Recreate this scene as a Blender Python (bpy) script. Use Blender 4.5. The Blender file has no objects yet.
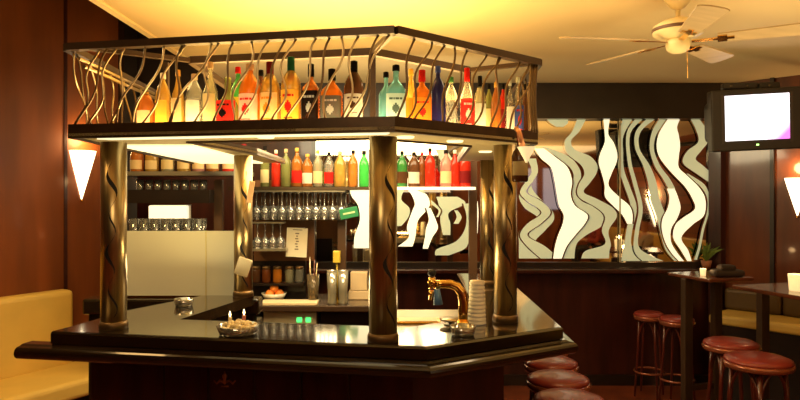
import bpy, bmesh, math, random
from mathutils import Vector, Matrix
random.seed(7)
F = 650.0; EYE = 1.62; HZ = 197.0; PI = math.pi
scene = bpy.context.scene
COL = scene.collection
scene.view_settings.view_transform = 'Standard'
scene.view_settings.look = 'None'
scene.view_settings.exposure = 0.0
scene.cycles.max_bounces = 8
scene.cycles.transparent_max_bounces = 16
scene.cycles.sample_clamp_indirect = 4.0
scene.cycles.caustics_refractive = False
scene.cycles.caustics_reflective = False

def W(px, py, Y):                      # photo measurement -> world point at distance Y
    return Vector(((px-400)/F*Y, Y, EYE+(HZ-py)/F*Y))
def zy(py, Y): return EYE+(HZ-py)/F*Y
def xp(px, Y): return (px-400)/F*Y

# ------------------------------------------------------------------ materials
MATS = {}
def mat(name, col, rough=.5, metal=0, emi=0, ecol=None, trans=0, alpha=1, coat=0, ior=1.45, noise=0, nscale=8, stretch=(1,1,1), bump=0, sheen=0, spec=.5, col2=None):
    if name in MATS: return MATS[name]
    m = bpy.data.materials.new(name); m.use_nodes = True
    nt = m.node_tree; b = nt.nodes['Principled BSDF']
    b.inputs['Base Color'].default_value = (*col, 1)
    b.inputs['Roughness'].default_value = rough
    b.inputs['Metallic'].default_value = metal
    b.inputs['IOR'].default_value = ior
    b.inputs['Transmission Weight'].default_value = trans
    b.inputs['Alpha'].default_value = alpha
    b.inputs['Coat Weight'].default_value = coat
    b.inputs['Coat Roughness'].default_value = .08
    b.inputs['Specular IOR Level'].default_value = spec
    if emi:
        b.inputs['Emission Color'].default_value = (*(ecol or col), 1)
        b.inputs['Emission Strength'].default_value = emi
    if noise or bump:
        tc = nt.nodes.new('ShaderNodeTexCoord'); mp = nt.nodes.new('ShaderNodeMapping')
        mp.inputs['Scale'].default_value = stretch
        n = nt.nodes.new('ShaderNodeTexNoise'); n.inputs['Scale'].default_value = nscale; n.inputs['Detail'].default_value = 5
        nt.links.new(tc.outputs['Object'], mp.inputs['Vector']); nt.links.new(mp.outputs['Vector'], n.inputs['Vector'])
        if noise:
            r = nt.nodes.new('ShaderNodeValToRGB')
            c2 = col2 or tuple(max(0, c*(1-noise)) for c in col)
            r.color_ramp.elements[0].position = .32; r.color_ramp.elements[1].position = .7
            r.color_ramp.elements[0].color = (*c2, 1); r.color_ramp.elements[1].color = (*col, 1)
            nt.links.new(n.outputs['Fac'], r.inputs['Fac']); nt.links.new(r.outputs['Color'], b.inputs['Base Color'])
        if bump:
            bp = nt.nodes.new('ShaderNodeBump'); bp.inputs['Strength'].default_value = bump; bp.inputs['Distance'].default_value = .01
            nt.links.new(n.outputs['Fac'], bp.inputs['Height']); nt.links.new(bp.outputs['Normal'], b.inputs['Normal'])
    MATS[name] = m
    return m

def glassmat(name, col, solid=.25, gloss=.12, emi=0):
    """tinted glass: transparent tint + a little body colour + sharp reflection"""
    if name in MATS: return MATS[name]
    m = bpy.data.materials.new(name); m.use_nodes = True; nt = m.node_tree
    for n in list(nt.nodes): nt.nodes.remove(n)
    out = nt.nodes.new('ShaderNodeOutputMaterial')
    tr = nt.nodes.new('ShaderNodeBsdfTransparent'); tr.inputs['Color'].default_value = (*[c**.55 for c in col], 1)
    df = nt.nodes.new('ShaderNodeBsdfTranslucent'); df.inputs['Color'].default_value = (*col, 1)
    d2 = nt.nodes.new('ShaderNodeBsdfDiffuse'); d2.inputs['Color'].default_value = (*col, 1)
    ad = nt.nodes.new('ShaderNodeMixShader'); ad.inputs[0].default_value = .5
    nt.links.new(df.outputs[0], ad.inputs[1]); nt.links.new(d2.outputs[0], ad.inputs[2])
    gl = nt.nodes.new('ShaderNodeBsdfGlossy'); gl.inputs['Roughness'].default_value = .08
    m1 = nt.nodes.new('ShaderNodeMixShader'); m1.inputs[0].default_value = solid
    nt.links.new(tr.outputs[0], m1.inputs[1]); nt.links.new(ad.outputs[0], m1.inputs[2])
    lw = nt.nodes.new('ShaderNodeLayerWeight'); lw.inputs['Blend'].default_value = gloss*2.2
    m2 = nt.nodes.new('ShaderNodeMixShader')
    nt.links.new(lw.outputs['Fresnel'], m2.inputs[0]); nt.links.new(m1.outputs[0], m2.inputs[1]); nt.links.new(gl.outputs[0], m2.inputs[2])
    nt.links.new(m2.outputs[0], out.inputs['Surface'])
    MATS[name] = m
    return m

WOODR = mat('red_wood_panel', (.17,.042,.011), .28, noise=.55, nscale=3.2, stretch=(2.2,2.2,.35), coat=.5)
WOODL = mat('amber_wood_panel', (.27,.070,.012), .45, noise=.4, nscale=2.6, stretch=(2.4,2.4,.3), coat=.15)
WOODD = mat('dark_red_wood', (.060,.012,.006), .32, noise=.6, nscale=5, stretch=(3,3,.4), coat=.35)
BLACKW = mat('black_brown_wood', (.020,.011,.007), .35, noise=.4, nscale=6, coat=.3)
CTOP = mat('polished_black_counter', (.030,.020,.011), .09, noise=.3, nscale=9, coat=.6, spec=.9)
CEDGE = mat('counter_edge_dark', (.020,.010,.004), .14, coat=.8, noise=.3, nscale=12)
FASC = mat('bronze_brown_metal', (.075,.040,.018), .35, metal=.55, noise=.35, nscale=20)
RAILM = mat('dark_bronze_rail', (.060,.034,.018), .38, metal=.5)
BARM = mat('brushed_bar_metal', (.48,.36,.19), .28, metal=.95)
BARD = mat('dull_bronze_bar', (.17,.105,.045), .4, metal=.7)
PILL = mat('brushed_gold_steel', (.50,.37,.18), .3, metal=.95, noise=.3, nscale=14, stretch=(9,9,.08))
CUT = mat('black_slot', (.006,.005,.004), .6)
SOFF = mat('cream_soffit', (.62,.50,.25), .45)
CEIL = mat('warm_cream_plaster', (.86,.68,.36), .75, noise=.07, nscale=1.1)
DARK = mat('near_black', (.008,.006,.005), .6)
FLOORM = mat('red_terracotta_floor', (.24,.055,.022), .4, noise=.4, nscale=6, coat=.1)
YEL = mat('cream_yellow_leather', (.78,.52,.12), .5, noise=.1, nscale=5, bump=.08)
REDL = mat('red_vinyl', (.33,.045,.03), .36, noise=.2, nscale=9, coat=.3)
RWOOD = mat('stool_red_wood', (.11,.018,.009), .28, coat=.5)
RIM = mat('stool_rim_polished', (.34,.10,.05), .2, metal=.35, coat=.6)
BRASS = mat('polished_brass', (.88,.52,.13), .14, metal=1)
STEEL = mat('brushed_steel', (.50,.44,.32), .3, metal=.9)
PAPER = mat('off_white_paper', (.80,.73,.52), .7)
WHITE = mat('white_plastic', (.82,.78,.62), .45)
INK = mat('dark_ink', (.03,.03,.03), .6)
CLEAR = glassmat('clear_glass', (.95,.93,.84), .20, .26)
FROST = mat('frosted_glass', (.60,.53,.29), .38, emi=.10, ecol=(.8,.72,.40))  # faint emission stands in for light coming through the pane
FANM = mat('cream_enamel', (.80,.66,.36), .35)
BLADEM = mat('blade_cream_brown', (.50,.37,.20), .45, noise=.2, nscale=5, stretch=(1,6,1))
TVM = mat('charcoal_plastic', (.030,.024,.020), .4)
ETCH = mat('etched_cream_glow', (.60,.66,.42), .5, emi=.30, ecol=(.85,.9,.55))  # pale etching; soft glow put into the material, no lamp behind it
ETCHB = mat('etched_bright_glow', (.9,.88,.68), .5, emi=.85, ecol=(1,.96,.66))  # stronger glow stands in for canopy light caught in the mirror

# ------------------------------------------------------------------ mesh builder
class MB:
    def __init__(s): s.bm = bmesh.new(); s.mi = 0
    def _f(s, vs, smooth=False):
        try:
            f = s.bm.faces.new(vs); f.material_index = s.mi; f.smooth = smooth; return f
        except ValueError: return None
    def box(s, lo, hi, M=None):
        c = [Vector((x,y,z)) for z in (lo[2],hi[2]) for y in (lo[1],hi[1]) for x in (lo[0],hi[0])]
        if M: c = [M @ v for v in c]
        v = [s.bm.verts.new(p) for p in c]
        for q in ((0,2,3,1),(4,5,7,6),(0,1,5,4),(2,6,7,3),(0,4,6,2),(1,3,7,5)): s._f([v[i] for i in q])
        return s
    def rbox(s, lo, hi, r=.01, seg=2, M=None):
        t = MB(); t.box(lo, hi)
        bmesh.ops.bevel(t.bm, geom=list(t.bm.edges), offset=r, segments=seg, profile=.5, affect='EDGES')
        s.add(t, M); return s
    def add(s, t, M=None, smooth=False):
        mp = {}
        for v in t.bm.verts: mp[v] = s.bm.verts.new(M @ v.co if M else v.co)
        for f in t.bm.faces:
            nf = s._f([mp[v] for v in f.verts], f.smooth or smooth)
            if nf: nf.material_index = s.mi
        t.bm.free(); return s
    def prism(s, poly, z0, z1):
        a = sum(poly[i][0]*poly[(i+1)%len(poly)][1]-poly[(i+1)%len(poly)][0]*poly[i][1] for i in range(len(poly)))
        if a < 0: poly = poly[::-1]
        lo = [s.bm.verts.new((p[0],p[1],z0)) for p in poly]; hi = [s.bm.verts.new((p[0],p[1],z1)) for p in poly]
        s._f(lo[::-1]); s._f(hi)
        for i in range(len(poly)):
            j = (i+1) % len(poly); s._f([lo[i],lo[j],hi[j],hi[i]])
        return s
    def lathe(s, prof, c=(0,0,0), n=20, M=None, sq=0, smooth=True):
        c = Vector(c); rings = []
        for r, z in prof:
            ring = []
            for i in range(n):
                a = 2*PI*i/n; k = 1.0
                if sq and r > .014: k = 1/((abs(math.cos(a))**sq+abs(math.sin(a))**sq)**(1/sq))
                p = c+Vector((r*k*math.cos(a), r*k*math.sin(a), z))
                ring.append(s.bm.verts.new(M @ p if M else p))
            rings.append(ring)
        for a, b in zip(rings, rings[1:]):
            for i in range(n):
                j = (i+1) % n; s._f([a[i],a[j],b[j],b[i]], smooth)
        s._f(rings[0][::-1], False); s._f(rings[-1], False)
        return s
    def tube(s, pts, r, n=8, closed=False):
        pts = [Vector(p) for p in pts]; rings = []; up0 = None; N = len(pts)
        for i, p in enumerate(pts):
            if closed: d = pts[(i+1)%N]-pts[i-1]
            else: d = pts[min(i+1,N-1)]-pts[max(i-1,0)]
            d.normalize()
            if up0 is None: up0 = Vector((0,0,1)) if abs(d.z) < .9 else Vector((1,0,0))
            u = (up0-d*up0.dot(d))
            if u.length < 1e-4: u = d.orthogonal()
            u.normalize(); up0 = u
            v = d.cross(u); rr = r[i] if isinstance(r,(list,tuple)) else r
            rings.append([s.bm.verts.new(p+u*math.cos(2*PI*k/n)*rr+v*math.sin(2*PI*k/n)*rr) for k in range(n)])
        for i in range(N if closed else N-1):
            a, b = rings[i], rings[(i+1)%N]
            for k in range(n): s._f([a[k],a[(k+1)%n],b[(k+1)%n],b[k]], True)
        if not closed: s._f(rings[0][::-1]); s._f(rings[-1])
        return s
    def beam(s, a, b, w, h):                # rectangular bar from a to b
        a, b = Vector(a), Vector(b); d = (b-a); L = d.length; d.normalize()
        side = d.cross(Vector((0,0,1)))
        if side.length < 1e-3: side = Vector((1,0,0))
        side.normalize(); up = side.cross(d)
        M = Matrix((( *side,0),(*d,0),(*up,0),(0,0,0,1))).transposed(); M.translation = a
        return s.box((-w/2,0,-h/2),(w/2,L,h/2), M)
    def arcshell(s, r, z0, z1, a0, a1, n=10, c=(0,0,0), sq=0):
        v0 = []; v1 = []
        for i in range(n+1):
            a = a0+(a1-a0)*i/n; k = 1.0
            if sq: k = 1/((abs(math.cos(a))**sq+abs(math.sin(a))**sq)**(1/sq))
            x, y = c[0]+r*k*math.cos(a), c[1]+r*k*math.sin(a)
            v0.append(s.bm.verts.new((x,y,c[2]+z0))); v1.append(s.bm.verts.new((x,y,c[2]+z1)))
        for i in range(n): s._f([v0[i],v0[i+1],v1[i+1],v1[i]], True)
        return s
    def build(s, name, m, parent=None, loc=None, **tags):
        bmesh.ops.recalc_face_normals(s.bm, faces=s.bm.faces)
        me = bpy.data.meshes.new(name); s.bm.to_mesh(me); s.bm.free()
        for x in (m if isinstance(m,(list,tuple)) else [m]): me.materials.append(x)
        o = bpy.data.objects.new(name, me); COL.objects.link(o)
        if parent: o.parent = parent
        if loc is not None: o.location = loc
        for k, v in tags.items(): o[k] = v
        return o

def thing(name, label, cat, loc=(0,0,0), rz=0, group=None):
    o = bpy.data.objects.new(name, None); COL.objects.link(o); o.empty_display_size = .05
    o.location = loc; o.rotation_euler = (0,0,rz); o['label'] = label; o['category'] = cat
    if group: o['group'] = group
    return o
def tag(o, label, cat, group=None):
    o['label'] = label; o['category'] = cat
    if group: o['group'] = group
    return o
def kids(o): return [c for c in COL.objects if c.parent == o]
def dup(root, loc, rz=0, label=None, scale=None):
    r = root.copy(); COL.objects.link(r); r.location = loc; r.rotation_euler = (0,0,rz)
    if label: r['label'] = label
    if scale: r.scale = scale
    for ch in kids(root):
        c = ch.copy(); COL.objects.link(c); c.parent = r
        for g in kids(ch):
            d = g.copy(); COL.objects.link(d); d.parent = c
    return r
def struct(name, mb, m): return mb.build(name, m, kind='structure')
def area(name, loc, power, size, col=(1,.78,.42), rot=(0,0,0), size_y=None, spread=None):
    l = bpy.data.lights.new(name, 'AREA'); l.energy = power; l.color = col; l.size = size
    if size_y: l.shape = 'RECTANGLE'; l.size_y = size_y
    if spread: l.spread = spread
    o = bpy.data.objects.new(name, l); COL.objects.link(o); o.location = loc; o.rotation_euler = rot
    return o
def point(name, loc, power, col=(1,.72,.36), r=.04):
    l = bpy.data.lights.new(name, 'POINT'); l.energy = power; l.color = col; l.shadow_soft_size = r
    o = bpy.data.objects.new(name, l); COL.objects.link(o); o.location = loc
    return o

# ------------------------------------------------------------------ camera
cd = bpy.data.cameras.new('camera'); cam = bpy.data.objects.new('camera', cd); COL.objects.link(cam)
cam.location = (0,0,EYE); cam.rotation_euler = (PI/2,0,0)
cd.sensor_width = 36; cd.lens = 36*F/800; cd.shift_y = -3/800; cd.clip_start = .05
scene.camera = cam
w = bpy.data.worlds.new('world'); scene.world = w; w.use_nodes = True
w.node_tree.nodes['Background'].inputs[0].default_value = (.05,.03,.015,1)
w.node_tree.nodes['Background'].inputs[1].default_value = .3

# ------------------------------------------------------------------ room
CZ = 2.58; YB = 5.60
struct('floor', MB().box((-5,-3.2,-.06),(5.5,YB+.3,0)), FLOORM)
struct('wall_back', MB().box((-3.4,YB,0),(2.9,YB+.15,3.45)), WOODD)
# left wall: runs at 30 degrees to the view direction
ld = Vector((.492,.871,0)).normalized(); LP0 = Vector((-2.42,4.70,0)); ln = Vector((-ld.y, ld.x, 0))   # ln points out of the room
def wallstrip(p0, d, n, t0, t1, z0, z1, th):
    a = p0+d*t0; b = p0+d*t1
    return [(a.x,a.y),(b.x,b.y),(b.x+n.x*th,b.y+n.y*th),(a.x+n.x*th,a.y+n.y*th)]
struct('wall_left', MB().prism(wallstrip(LP0,ld,ln,-4.6,.52,0,3.4,.12),0,3.4), WOODL)
struct('wall_left_far', MB().prism([(-4.75,.7),(-4.63,.7),(-4.63,-3.2),(-4.75,-3.2)],0,3.4), WOODL)
b = MB()
for t in (.0,):
    p = LP0+ld*t-ln*.001
    b.box((-.012,-.006,0),(.012,.006,3.4), Matrix.Translation(p)@Matrix.Rotation(math.atan2(ld.y,ld.x),4,'Z'))
struct('trim_1', b, WOODD)
b = MB(); p = LP0+ld*.50
b.box((-.06,-.07,0),(.06,.06,3.4), Matrix.Translation(p)@Matrix.Rotation(math.atan2(ld.y,ld.x),4,'Z'))
struct('trim_2', b, BLACKW)
BRICK = bpy.data.materials.new('brown_brick'); BRICK.use_nodes = True
_t = BRICK.node_tree; _b = _t.nodes['Principled BSDF']; _b.inputs['Roughness'].default_value = .8
_c = _t.nodes.new('ShaderNodeTexCoord'); _m = _t.nodes.new('ShaderNodeMapping'); _m.inputs['Rotation'].default_value = (PI/2,0,PI/2)
_k = _t.nodes.new('ShaderNodeTexBrick'); _k.inputs['Scale'].default_value = 3.5
_k.inputs['Color1'].default_value = (.30,.085,.03,1); _k.inputs['Color2'].default_value = (.20,.06,.02,1); _k.inputs['Mortar'].default_value = (.10,.05,.025,1)
_t.links.new(_c.outputs['Object'],_m.inputs[0]); _t.links.new(_m.outputs[0],_k.inputs[0]); _t.links.new(_k.outputs[0],_b.inputs['Base Color'])
# right wall: 48 degrees
rd = Vector((.671,-.741,0)); RP0 = Vector((2.70,5.60,0)); rn = Vector((.741,.671,0))
struct('wall_right', MB().prism(wallstrip(RP0,rd,rn,0,2.6,0,2.6,.12),0,CZ+.05), WOODR)
e = RP0+rd*2.6
struct('wall_right_near', MB().prism([(e.x,e.y),(e.x+.12,e.y),(e.x+.12,-3.2),(e.x,-3.2)],0,CZ+.05), BRICK)
struct('wall_rear', MB().box((-5,-3.35,0),(5.5,-3.2,3.4)), WOODL)
WIN = mat('lavender_window', (.3,.27,.33), .4, emi=.35, ecol=(.75,.68,.9))
for k_,(xa,xb) in enumerate(((2.75,3.0),(3.15,3.5))):
    struct('window_%d'%(k_+1), MB().box((xa,-3.2,1.35),(xb,-3.17,2.25)), WIN)

b = MB(); M0 = Matrix.Translation(RP0)@Matrix.Rotation(math.atan2(rd.y,rd.x),4,'Z')
b.box((.0,-.10,0),(.10,.0,CZ), M0); struct('trim_3', b, WOODD)
b = MB(); b.box((.455,-.035,0),(.485,.0,CZ), M0); struct('trim_4', b, BLACKW)
# ceiling: warm plaster panel that stops in a straight edge on the left, dark void beyond
struct('ceiling', MB().prism([(-1.46,-3.2),(5.5,-3.2),(5.5,YB),(-1.46,YB)],CZ,CZ+.10), CEIL)
struct('ceiling_void', MB().box((-5,-3.2,3.4),(-1.2,YB+.1,3.46)), BLACKW)
struct('trim_5', MB().box((-1.50,-3.2,CZ-.012),(-1.46,YB,CZ+.12)), CEIL)
struct('trim_6', MB().box((-1.9,5.46,2.28),(2.78,YB-.002,CZ-.002)), BLACKW)      # dark band over the mirror
struct('trim_7', MB().box((-2.6,5.2,2.42),(-1.5,5.32,3.1)), BLACKW)
struct('baseboard_back', MB().box((-1.9,YB-.02,0),(2.72,YB-.001,.09)), BLACKW)

# ------------------------------------------------------------------ wall mirror with etched swirls
YM = 5.555
mir = thing('wall_mirror', 'wide wall mirror etched with pale flowing swirls behind the bar', 'mirror', (1.0,YM,1.06))
def L(o, loc=None): o.matrix_parent_inverse = Matrix.Translation(-o.parent.location); return o
MIRR = mat('mirror_silver', (.80,.74,.62), .03, metal=1)
mx0, mx1, mz0, mz1 = xp(316,YM), xp(716,YM), zy(262,YM), zy(117,YM)
L(MB().box((mx0,YM,mz0),(mx1,YM+.02,mz1)).build('mirror_glass', MIRR, mir))
b = MB(); t = .035
b.box((mx0-t,YM-.02,mz0-.05),(mx1+t,YM+.03,mz0)).box((mx0-t,YM-.02,mz1),(mx1+t,YM+.03,mz1+t)).box((mx0-t,YM-.02,mz0),(mx0,YM+.03,mz1)).box((mx1,YM-.02,mz0),(mx1+t,YM+.03,mz1))
L(b.build('mirror_frame', BLACKW, mir))
L(MB().rbox((mx0-.05,YM-.13,mz0-.085),(mx1+.05,YM+.03,mz0-.05),.008).build('ledge', WOODD, mir))
for px in (619,499):
    L(MB().box((xp(px,YM)-.006,YM-.028,mz0),(xp(px,YM)+.006,YM-.022,mz1)).build('joint_strip', mat('pale_joint',(.6,.55,.35),.4,metal=.3), mir))
LAY = [0]
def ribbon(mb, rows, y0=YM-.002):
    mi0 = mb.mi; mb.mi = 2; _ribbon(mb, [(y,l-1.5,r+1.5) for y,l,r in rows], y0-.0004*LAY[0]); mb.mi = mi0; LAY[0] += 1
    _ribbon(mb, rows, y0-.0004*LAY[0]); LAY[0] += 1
def _ribbon(mb, rows, y0):
    rows = sorted(rows); out = []
    def cr(p0,p1,p2,p3,t): return .5*((2*p1)+(-p0+p2)*t+(2*p0-5*p1+4*p2-p3)*t*t+(-p0+3*p1-3*p2+p3)*t**3)
    for i in range(len(rows)-1):
        a = rows[max(i-1,0)]; b_ = rows[i]; c = rows[i+1]; d = rows[min(i+2,len(rows)-1)]
        for k in range(5):
            t = k/5; out.append([cr(a[q],b_[q],c[q],d[q],t) for q in range(3)])
    out.append(list(rows[-1])); prev = None
    for y, l, r in out:
        y = min(max(y,117.5),261.5); l = max(l,317); r = min(max(r,l+.5),715.5)
        v = (mb.bm.verts.new((xp(l,YM),y0,zy(y,YM))), mb.bm.verts.new((xp(r,YM),y0,zy(y,YM))))
        if prev: mb._f([prev[0],prev[1],v[1],v[0]])
        prev = v
def z1(rows): return [(100+y/2.222, 500+l/2.222, 500+r/2.222) for y,l,r in rows]
def z3(rows): return [(110+y/2.353, 610+l/2.353, 610+r/2.353) for y,l,r in rows]
def z2(rows): return [(190+y/4.445, 390+l/4.445, 390+r/4.445) for y,l,r in rows]
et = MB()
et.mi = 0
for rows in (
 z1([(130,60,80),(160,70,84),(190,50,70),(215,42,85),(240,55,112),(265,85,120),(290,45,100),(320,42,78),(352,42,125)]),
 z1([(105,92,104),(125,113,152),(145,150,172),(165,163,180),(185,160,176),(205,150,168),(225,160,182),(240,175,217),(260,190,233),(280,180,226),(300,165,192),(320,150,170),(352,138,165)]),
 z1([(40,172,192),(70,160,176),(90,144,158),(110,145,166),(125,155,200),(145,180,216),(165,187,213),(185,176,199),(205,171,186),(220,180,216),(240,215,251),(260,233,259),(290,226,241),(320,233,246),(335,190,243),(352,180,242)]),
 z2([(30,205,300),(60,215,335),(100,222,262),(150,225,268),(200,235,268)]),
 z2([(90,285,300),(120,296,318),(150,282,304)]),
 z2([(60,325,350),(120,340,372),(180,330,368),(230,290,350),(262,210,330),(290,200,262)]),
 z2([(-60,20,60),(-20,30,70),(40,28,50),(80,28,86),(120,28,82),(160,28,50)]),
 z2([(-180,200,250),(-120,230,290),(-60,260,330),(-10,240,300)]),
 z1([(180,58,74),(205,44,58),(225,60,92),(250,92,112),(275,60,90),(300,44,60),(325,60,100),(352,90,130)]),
 z1([(40,100,150),(52,112,150),(60,125,140)]),  # reflected patch drawn in as a ribbon
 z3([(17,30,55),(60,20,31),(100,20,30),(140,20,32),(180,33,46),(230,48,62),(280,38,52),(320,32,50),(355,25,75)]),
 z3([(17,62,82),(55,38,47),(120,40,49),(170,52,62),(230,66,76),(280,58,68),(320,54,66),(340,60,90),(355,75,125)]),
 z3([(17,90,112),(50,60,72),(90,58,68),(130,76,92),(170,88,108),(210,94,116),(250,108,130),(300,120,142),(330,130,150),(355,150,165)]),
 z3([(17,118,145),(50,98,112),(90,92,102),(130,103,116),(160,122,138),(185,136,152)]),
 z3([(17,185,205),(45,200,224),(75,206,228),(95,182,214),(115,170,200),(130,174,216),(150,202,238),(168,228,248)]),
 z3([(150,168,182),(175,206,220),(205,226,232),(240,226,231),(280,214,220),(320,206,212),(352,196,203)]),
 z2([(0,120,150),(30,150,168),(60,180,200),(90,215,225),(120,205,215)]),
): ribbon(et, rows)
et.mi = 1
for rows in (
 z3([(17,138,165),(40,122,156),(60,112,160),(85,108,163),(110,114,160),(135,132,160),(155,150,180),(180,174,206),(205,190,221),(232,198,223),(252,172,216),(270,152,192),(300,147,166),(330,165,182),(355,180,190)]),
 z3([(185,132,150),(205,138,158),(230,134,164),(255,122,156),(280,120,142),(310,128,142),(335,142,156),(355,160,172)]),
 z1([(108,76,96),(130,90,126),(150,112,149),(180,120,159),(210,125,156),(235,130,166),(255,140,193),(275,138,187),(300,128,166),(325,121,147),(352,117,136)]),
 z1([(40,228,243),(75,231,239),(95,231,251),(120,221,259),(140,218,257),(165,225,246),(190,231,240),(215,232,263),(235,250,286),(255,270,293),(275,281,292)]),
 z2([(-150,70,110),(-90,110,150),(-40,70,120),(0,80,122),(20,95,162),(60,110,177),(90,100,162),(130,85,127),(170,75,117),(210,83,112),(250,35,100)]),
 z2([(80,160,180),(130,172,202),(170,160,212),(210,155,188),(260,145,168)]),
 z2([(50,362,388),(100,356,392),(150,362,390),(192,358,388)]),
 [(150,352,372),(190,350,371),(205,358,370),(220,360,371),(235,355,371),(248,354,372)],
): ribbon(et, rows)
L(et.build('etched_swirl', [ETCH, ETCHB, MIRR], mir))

# ------------------------------------------------------------------ bar counter
bar = thing('bar_counter', 'angular black polished bar counter with rounded edge rail', 'bar counter', (0,2.4,0))
Lp,C1,C2,R1 = (-1.295,2.425),(.087,2.18),(.615,2.505),(.655,4.25)
inner_c = (.030,2.495)
top_poly = [Lp,C1,C2,R1,(.37,4.25),(.34,2.72),(inner_c),(-.90,2.655),(-.743,3.30),(-1.0,3.30),(-1.206,2.86),(-1.26,2.55)]
L(MB().prism(top_poly,1.072,1.12).build('countertop', CTOP, bar))
def offs(pts, d):
    """offset an open polyline outwards (to its right-hand side)"""
    out = []
    for i, p in enumerate(pts):
        ns = []
        for j in (i-1, i):
            if 0 <= j < len(pts)-1:
                a, b_ = Vector(pts[j]), Vector(pts[j+1]); e_ = (b_-a).normalized(); ns.append(Vector((e_.y,-e_.x)))
        n = sum(ns, Vector((0,0))); n.normalize(); k = d/max(.3, n.dot(ns[0]))
        out.append((p[0]+n.x*k, p[1]+n.y*k))
    return out
edge = [Lp,C1,C2,R1]
def sweep(mb, line, prof):
    """prof: (outward, z) section swept along an open line"""
    cols = []
    for o_, z in prof:
        cols.append([(x,y,z) for x,y in offs(line, o_)])
    vs = [[mb.bm.verts.new(p) for p in c] for c in cols]; n = len(prof)
    for i in range(n):
        a, b_ = vs[i], vs[(i+1)%n]
        for k in range(len(line)-1): mb._f([a[k],a[k+1],b_[k+1],b_[k]], False)
    mb._f([c[0] for c in vs]); mb._f([c[-1] for c in vs][::-1])
edge2 = [(-1.30-.10,2.425+.02)]+[C1,C2,R1]
b = MB(); sweep(b, edge, [(.0,1.119),(.006,1.119),(.012,1.112),(.012,1.076),(.0,1.074)])
L(b.build('edge_band', CEDGE, bar))
rail = [(-1.405,2.445),C1,C2,(.665,4.25)]
prof = [(-.03,1.073),(.02,1.073),(.034,1.068)]+[(.042+.022*math.sin(a),1.045+.022*math.cos(a)) for a in [i*PI/8 for i in range(0,9)]]+[(-.03,1.02)]
b = MB(); sweep(b, rail, prof); L(b.build('edge_rail', CEDGE, bar))
b = MB(); ins = offs(edge,-.20)
body = [(-1.235,2.60),(ins[1][0],ins[1][1]),(ins[2][0],ins[2][1]),(.44,4.2),(.38,4.2),(.36,2.80),(.03,2.56),(-1.235,2.78)]
b.prism(body,0,1.035); L(b.build('front_panel', WOODD, bar))
b = MB(); b.prism([(-1.235,2.72),(-.95,2.70),(-.80,3.28),(-1.02,3.28),(-1.2,2.9)],0,1.05); L(b.build('side_panel', BLACKW, bar))
b = MB()
for i in range(6):
    a = Vector((-1.2,2.603)).lerp(Vector((-.1,2.402)), (i+.5)/6)
    b.box((a.x-.004,a.y-.006,.05),(a.x+.004,a.y+.004,1.0))
L(b.build('panel_seam', BLACKW, bar))
# small bronze ornament on the bar front
em = MB(); ec = Vector((xp(226,2.45),2.432,zy(378,2.45)))
em.lathe([(.001,-.02),(.007,-.012),(.006,0),(.010,.012),(.004,.022),(.001,.03)], ec, 10)
for sg in (-1,1):
    em.tube([ec+Vector((0,0,-.012)),ec+Vector((sg*.018,0,-.004)),ec+Vector((sg*.030,0,-.016)),ec+Vector((sg*.040,0,-.004))],[.004,.005,.004,.003],6)
em.tube([ec+Vector((-.014,0,-.026)),ec+Vector((.014,0,-.026))],.003,6)
L(em.build('ornament', mat('aged_bronze',(.40,.16,.07),.4,metal=.7), bar))
# back ledge and frosted screen on the left
led = tag(MB().rbox((-1.62,3.307,1.02),(-.72,3.42,1.10),.012).rbox((-1.6,3.335,0),(-.75,3.41,1.03),.005).build('back_ledge', CTOP), 'narrow black ledge carrying the frosted screen at the left end of the bar', 'ledge')
scr = thing('frosted_screen', 'frosted glass screen standing on the back ledge behind the left column', 'screen', (-1.1,3.36,1.10))
sx0,sx1 = -1.52,xp(241,3.36)
L(MB().box((sx0,3.352,1.101),(sx1,3.364,zy(231,3.36))).build('screen_pane', FROST, scr))
L(MB().box((sx0,3.346,1.1005),(sx1,3.37,1.112)).build('bottom_channel', BRASS, scr))
L(MB().box((xp(205,3.34),3.348,1.112),(xp(205,3.34)+.004,3.352,zy(231,3.36))).build('gold_joint', mat('gold_line',(.62,.50,.16),.4), scr))

# ------------------------------------------------------------------ columns
def column(x, y, z0, z1_, r, label, ph, face):
    o = thing('metal_column', label, 'column', (x,y,z0))
    H = z1_-z0
    MB().lathe([(r,.012),(r,H-.01)],(0,0,0),28).build('shaft', PILL, o)
    MB().lathe([(r*1.12,0),(r*1.12,.018),(r*1.02,.03)],(0,0,0),28).build('base_collar', BARD, o)
    s = MB(); N = 60; prev = None        # wavy carved slot
    for i in range(N+1):
        z = .05+(H-.14)*i/N; ph_ = ph+i*.42
        a = face+.30*math.sin(ph_)+.12*math.sin(ph_*.37+1); wd = .0014+.0050*max(0,math.cos(ph_*.55+.4))**3
        da = wd/r; rr = r*1.012
        v = [s.bm.verts.new((rr*math.cos(a+q*da), rr*math.sin(a+q*da), z+q*.004)) for q in (-1,0,1)]
        if prev:
            for k in (0,1): s._f([prev[k],prev[k+1],v[k+1],v[k]], True)
        prev = v
    s.build('wavy_slot', CUT, o)
    return o
ZC0,ZC1 = 1.12,1.838
fc = -PI/2
column(-1.090,2.475,ZC0,ZC1,.047,'brushed metal column at the left front corner of the bar',.3,fc+.25)
column(-.059,2.262,ZC0,ZC1,.049,'brushed metal column at the front bend of the bar, nearest the camera',1.2,fc+.55)
column(.424,2.615,ZC0,ZC1,.046,'brushed metal column right of the beer tap and cup stack',.0,fc+.1)
column(-.79,3.275,ZC0,ZC1,.046,'brushed metal column behind the right end of the frosted screen',2.1,fc+.4)
column(.50,3.70,ZC0,ZC1,.044,'thin looking metal column farther back, just left of the right front column',2.1,fc+.4)

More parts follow.
